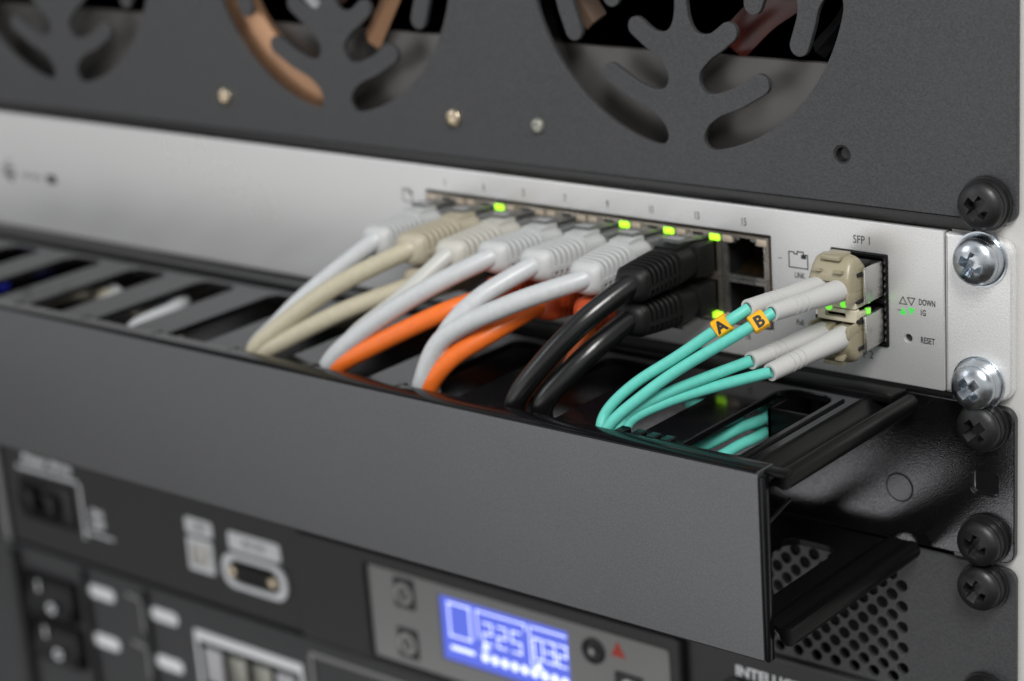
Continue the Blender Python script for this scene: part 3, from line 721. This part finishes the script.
def fibre(zc, s, label, strands, tips, marks):
    t = thing('fibre_patch_lead', label, 'fibre cable', (-44.8,-20,zc), 'aqua fibre patch leads')
    for X in (-47.95,-41.7):
        q = MB(); q.box(X-2.6,X+2.6,-14.5,-10.6,zc-2.6,zc+2.6,.5); q.box(X-2.2,X+2.2,-12.7,-2,zc-2.2,zc+2.2,.2)
        q.loft([[Vector((X+a,y,zc+s*z+b)) for a,b in ((-1.2,-.4),(1.2,-.4),(1.2,.4),(-1.2,.4))] for y,z in ((-3,2.4),(-9,3.2),(-16,5.4))])
        q.build('connector','lc',t)
    q = MB(); w = 6.6         # duplex clip: a rounded saddle over both connectors with a thumb tab
    secs = []
    for y,zt,ww in ((-6.6,6.2,6.0),(-6.9,6.6,6.2),(-8.2,8.2,6.2),(-9.8,9.2,6.2),(-11.8,9.0,6.2),(-13.6,7.4,6.1),(-15.0,4.8,6.0),(-15.2,4.3,5.8)):
        sec = []
        for k in range(15):
            a = math.pi*k/14; c = math.cos(a); sn = math.sin(a)
            sec.append(Vector((-44.8+ww*math.copysign(abs(c)**.34,c), y, zc+s*(-.6+(zt-(0 if s>0 else .9))*abs(sn)**.36))))
        for k in range(15):
            a = math.pi*(1-k/14); c = math.cos(a); sn = math.sin(a)
            sec.append(Vector((-44.8+(ww-1.1)*math.copysign(abs(c)**.34,c), y, zc+s*(-.6+(zt-1.3)*abs(sn)**.36))))
        secs.append(sec)
    q.loft(secs)
    zt = (lambda v: zc+s*v)
    for xx in (-50.9,-39.6): q.box(xx,xx+.9,-15.8,-6.6,min(zt(-3.4),zt(-.2)),max(zt(-3.4),zt(-.2)),.25)
    q.box(-47.6,-42.0,-14.2,-8.4,min(zt(8.9),zt(7.6)) if s > 0 else zt(8.0),max(zt(8.9),zt(7.6)) if s > 0 else zt(6.8),.3)
    q.build('duplex_clip','lc',t)
    q = MB(); q.box(-50.4,-39.2,-8.5,-3.2,min(zt(4.4),zt(5.6)),max(zt(4.4),zt(5.6)),.3); q.box(-45.3,-44.3,-8.6,-2.6,zc-2.2,zc+4.2,.2); q.build('latch_pair','lcdk' if s < 0 else 'dark',t)
    for X,tip,st,mk in zip((-47.95,-41.7),tips,strands,marks):
        q = MB(); a = Vector((X,-13.0,zc)); b = Vector(tip); d = b-a; L = d.length; dn = d.normalized()
        u = dn.cross(Vector((0,0,1))).normalized(); v = u.cross(dn)
        prof = [(0,2.95),(3,2.98),(9,2.75)]
        p = L-11.0
        prof += [(p-3,2.54)]
        for gpos in (0,2.0,4.0): prof += [(p+gpos,2.5),(p+gpos+.12,2.2),(p+gpos+.5,2.2),(p+gpos+.62,2.46)]
        prof += [(L-1.0,2.34),(L-.5,2.36),(L-.05,2.28),(L+.03,1.62),(L-.6,1.5)]
        q.loft([[a+dn*l+(u*math.cos(2*math.pi*k/24)+v*math.sin(2*math.pi*k/24))*r for k in range(24)] for l,r in prof]); q.build('boot','fboot',t)
        q = MB(); q.tube([tuple(b-dn*.7)]+st, 1.48, 16, 10); so = q.build('strand','teal',t)
        if mk:
            q = MB(); PP = spline([tuple(b-dn*.7)]+st, 20); ii = mk[1]; tangent_frame(q, PP[ii], PP[ii+1]-PP[ii-1], mk[0]); q.build('marker_clip',['yellow','ink'],t,label='yellow marker clip reading %s' % mk[0])
    return t
A = [(-58.4,-43.6,25.6),(-69.3,-48.0,17.2),(-80.2,-52.3,9.3),(-86.6,-56.4,2.0),(-87.0,-59.0,-4),(-88,-54,-14),(-100,-44,-24),(-140,-38,-30)]
B = [(-54.1,-43.6,23.8),(-68.6,-49.3,13.9),(-76.8,-54.4,7.0),(-83.2,-59.0,0.4),(-85.0,-59.8,-5),(-84,-52,-16),(-100,-38,-28),(-140,-34,-33)]
Cc = [(-63.5,-44.0,11.2),(-73.7,-49.3,6.3),(-81.0,-54.7,1.6),(-82.6,-58.0,-4.0),(-80,-55,-9),(-73,-50,-10.5),(-66.5,-42,-8.5),(-63.4,-31,-7.0),(-61.2,-22,-6.8),(-64,-15,-7.5),(-74,-10,-9),(-95,-9,-13)]  # both lower strands loop through the slot to stand in for their reflection
Dd = [(-63.6,-44.0,8.0),(-73.8,-49.3,4.0),(-80.6,-54.7,-0.3),(-80.4,-57.0,-6),(-76,-54,-12),(-69,-50,-13),(-64.0,-43,-12),(-62.0,-33,-10.8),(-60.9,-24.5,-10.6),(-64,-18.5,-11.5),(-75,-14,-13),(-96,-13,-17)]
tA, tB = (-53.5,-39.4,29.6), (-47.5,-37.6,28.8)
fibre(28.9,1,'aqua fibre patch lead in the upper module, with yellow A and B marker clips',(A,B),(tA,tB),(('A',20),('B',9)))
fibre(16.3,-1,'aqua fibre patch lead in the lower module, without marker clips',(Cc,Dd),((-53.5,-38.9,15.6),(-47.5,-39.4,13.6)),(None,None))

# ------------------------------------------------------------------ camera
cam = bpy.data.cameras.new('camera'); co = bpy.data.objects.new('camera', cam); COL.objects.link(co)
yaw, pit, rol = -.712154114, .314594192, -.0747524867
cy_, sy_, cp, sp = math.cos(yaw), math.sin(yaw), math.cos(pit), math.sin(pit)
fwd = Vector((sy_*cp, cy_*cp, -sp)); rr = Vector((cy_,-sy_,0)); uu = rr.cross(fwd)
c_, s_ = math.cos(rol), math.sin(rol); r2 = rr*c_+uu*s_; u2 = uu*c_-rr*s_
loc = Vector((231.352656,-459.984922,190.004573))*S
co.matrix_world = Matrix(((r2.x,u2.x,-fwd.x,loc.x),(r2.y,u2.y,-fwd.y,loc.y),(r2.z,u2.z,-fwd.z,loc.z),(0,0,0,1)))
cam.sensor_width = 36; cam.lens = 2119.07824/1024*36
cam.clip_start = .02; cam.clip_end = 50
cam.dof.use_dof = True; cam.dof.focus_distance = .533; cam.dof.aperture_fstop = 8.0; cam.dof.aperture_blades = 7
sc.camera = co

# ------------------------------------------------------------------ light
w = bpy.data.worlds.new('World'); sc.world = w; w.use_nodes = True
nt = w.node_tree; N = nt.nodes; L = nt.links; bg = N['Background']
tc = N.new('ShaderNodeTexCoord'); sx = N.new('ShaderNodeSeparateXYZ'); L.new(tc.outputs['Generated'], sx.inputs[0])
rp = N.new('ShaderNodeValToRGB'); e = rp.color_ramp.elements
e[0].position = 0; e[0].color = (.05,.045,.04,1); e[1].position = 1; e[1].color = (.46,.48,.50,1)
for p,c in ((.38,(.06,.058,.056,1)),(.5,(.20,.20,.20,1)),(.7,(.26,.265,.27,1))):
    n = e.new(p); n.color = c
mr = N.new('ShaderNodeMapRange'); mr.inputs['From Min'].default_value = -1; mr.inputs['From Max'].default_value = 1
L.new(sx.outputs['Z'], mr.inputs['Value']); L.new(mr.outputs['Result'], rp.inputs['Fac'])
ns = N.new('ShaderNodeTexNoise'); ns.inputs['Scale'].default_value = 3.2; ns.inputs['Detail'].default_value = 3; L.new(tc.outputs['Generated'], ns.inputs['Vector'])
r2_ = N.new('ShaderNodeMapRange'); r2_.inputs['From Min'].default_value = .35; r2_.inputs['From Max'].default_value = .65; r2_.inputs['To Min'].default_value = .45; r2_.inputs['To Max'].default_value = 1.5
L.new(ns.outputs['Fac'], r2_.inputs['Value'])
mu = N.new('ShaderNodeVectorMath'); mu.operation = 'SCALE'; L.new(rp.outputs['Color'], mu.inputs[0]); L.new(r2_.outputs['Result'], mu.inputs['Scale'])
dt = N.new('ShaderNodeVectorMath'); dt.operation = 'DOT_PRODUCT'; L.new(tc.outputs['Generated'], dt.inputs[0]); dt.inputs[1].default_value = (-.38,-.88,-.28)
gr = N.new('ShaderNodeMapRange'); gr.interpolation_type = 'SMOOTHSTEP'; gr.inputs['From Min'].default_value = .84; gr.inputs['From Max'].default_value = 1.0; gr.inputs['To Min'].default_value = 0; gr.inputs['To Max'].default_value = .95
L.new(dt.outputs['Value'], gr.inputs['Value'])
ad = N.new('ShaderNodeVectorMath'); ad.operation = 'ADD'; L.new(mu.outputs['Vector'], ad.inputs[0]); L.new(gr.outputs['Result'], ad.inputs[1])
hz = N.new('ShaderNodeMapRange'); hz.interpolation_type = 'SMOOTHSTEP'; hz.inputs['From Min'].default_value = -.26; hz.inputs['From Max'].default_value = -.10; hz.inputs['To Min'].default_value = 0; hz.inputs['To Max'].default_value = .30
L.new(sx.outputs['Z'], hz.inputs['Value'])
h2 = N.new('ShaderNodeMapRange'); h2.interpolation_type = 'SMOOTHSTEP'; h2.inputs['From Min'].default_value = .55; h2.inputs['From Max'].default_value = .1; L.new(sx.outputs['Z'], h2.inputs['Value'])
h3 = N.new('ShaderNodeMath'); h3.operation = 'MULTIPLY'; L.new(hz.outputs['Result'], h3.inputs[0]); L.new(h2.outputs['Result'], h3.inputs[1])
ad2 = N.new('ShaderNodeVectorMath'); ad2.operation = 'ADD'; L.new(ad.outputs['Vector'], ad2.inputs[0]); L.new(h3.outputs['Value'], ad2.inputs[1])
L.new(ad2.outputs['Vector'], bg.inputs['Color']); bg.inputs['Strength'].default_value = 1.08
def area(name, loc, target, size, power, col=(1,1,1), sy=None):
    l = bpy.data.lights.new(name,'AREA'); l.energy = power; l.size = size; l.color = col
    if sy: l.shape = 'RECTANGLE'; l.size_y = sy
    o = bpy.data.objects.new(name, l); COL.objects.link(o); o.location = loc
    o.rotation_euler = (Vector(target)-Vector(loc)).to_track_quat('-Z','Y').to_euler(); return o
area('ceiling_light', (.55,-.70,.95), (-.10,0,0), .34, 15, (1,.985,.96), .5)
area('left_fill', (-1.1,-1.0,.7), (-.25,0,0), .6, 2.6, (.93,.96,1))  # unseen area light added as fill from the left front
sc.view_settings.view_transform = 'Standard'; sc.view_settings.look = 'None'; sc.view_settings.exposure = 0
sc.render.engine = 'CYCLES'; sc.cycles.use_denoising = True; sc.cycles.max_bounces = 8
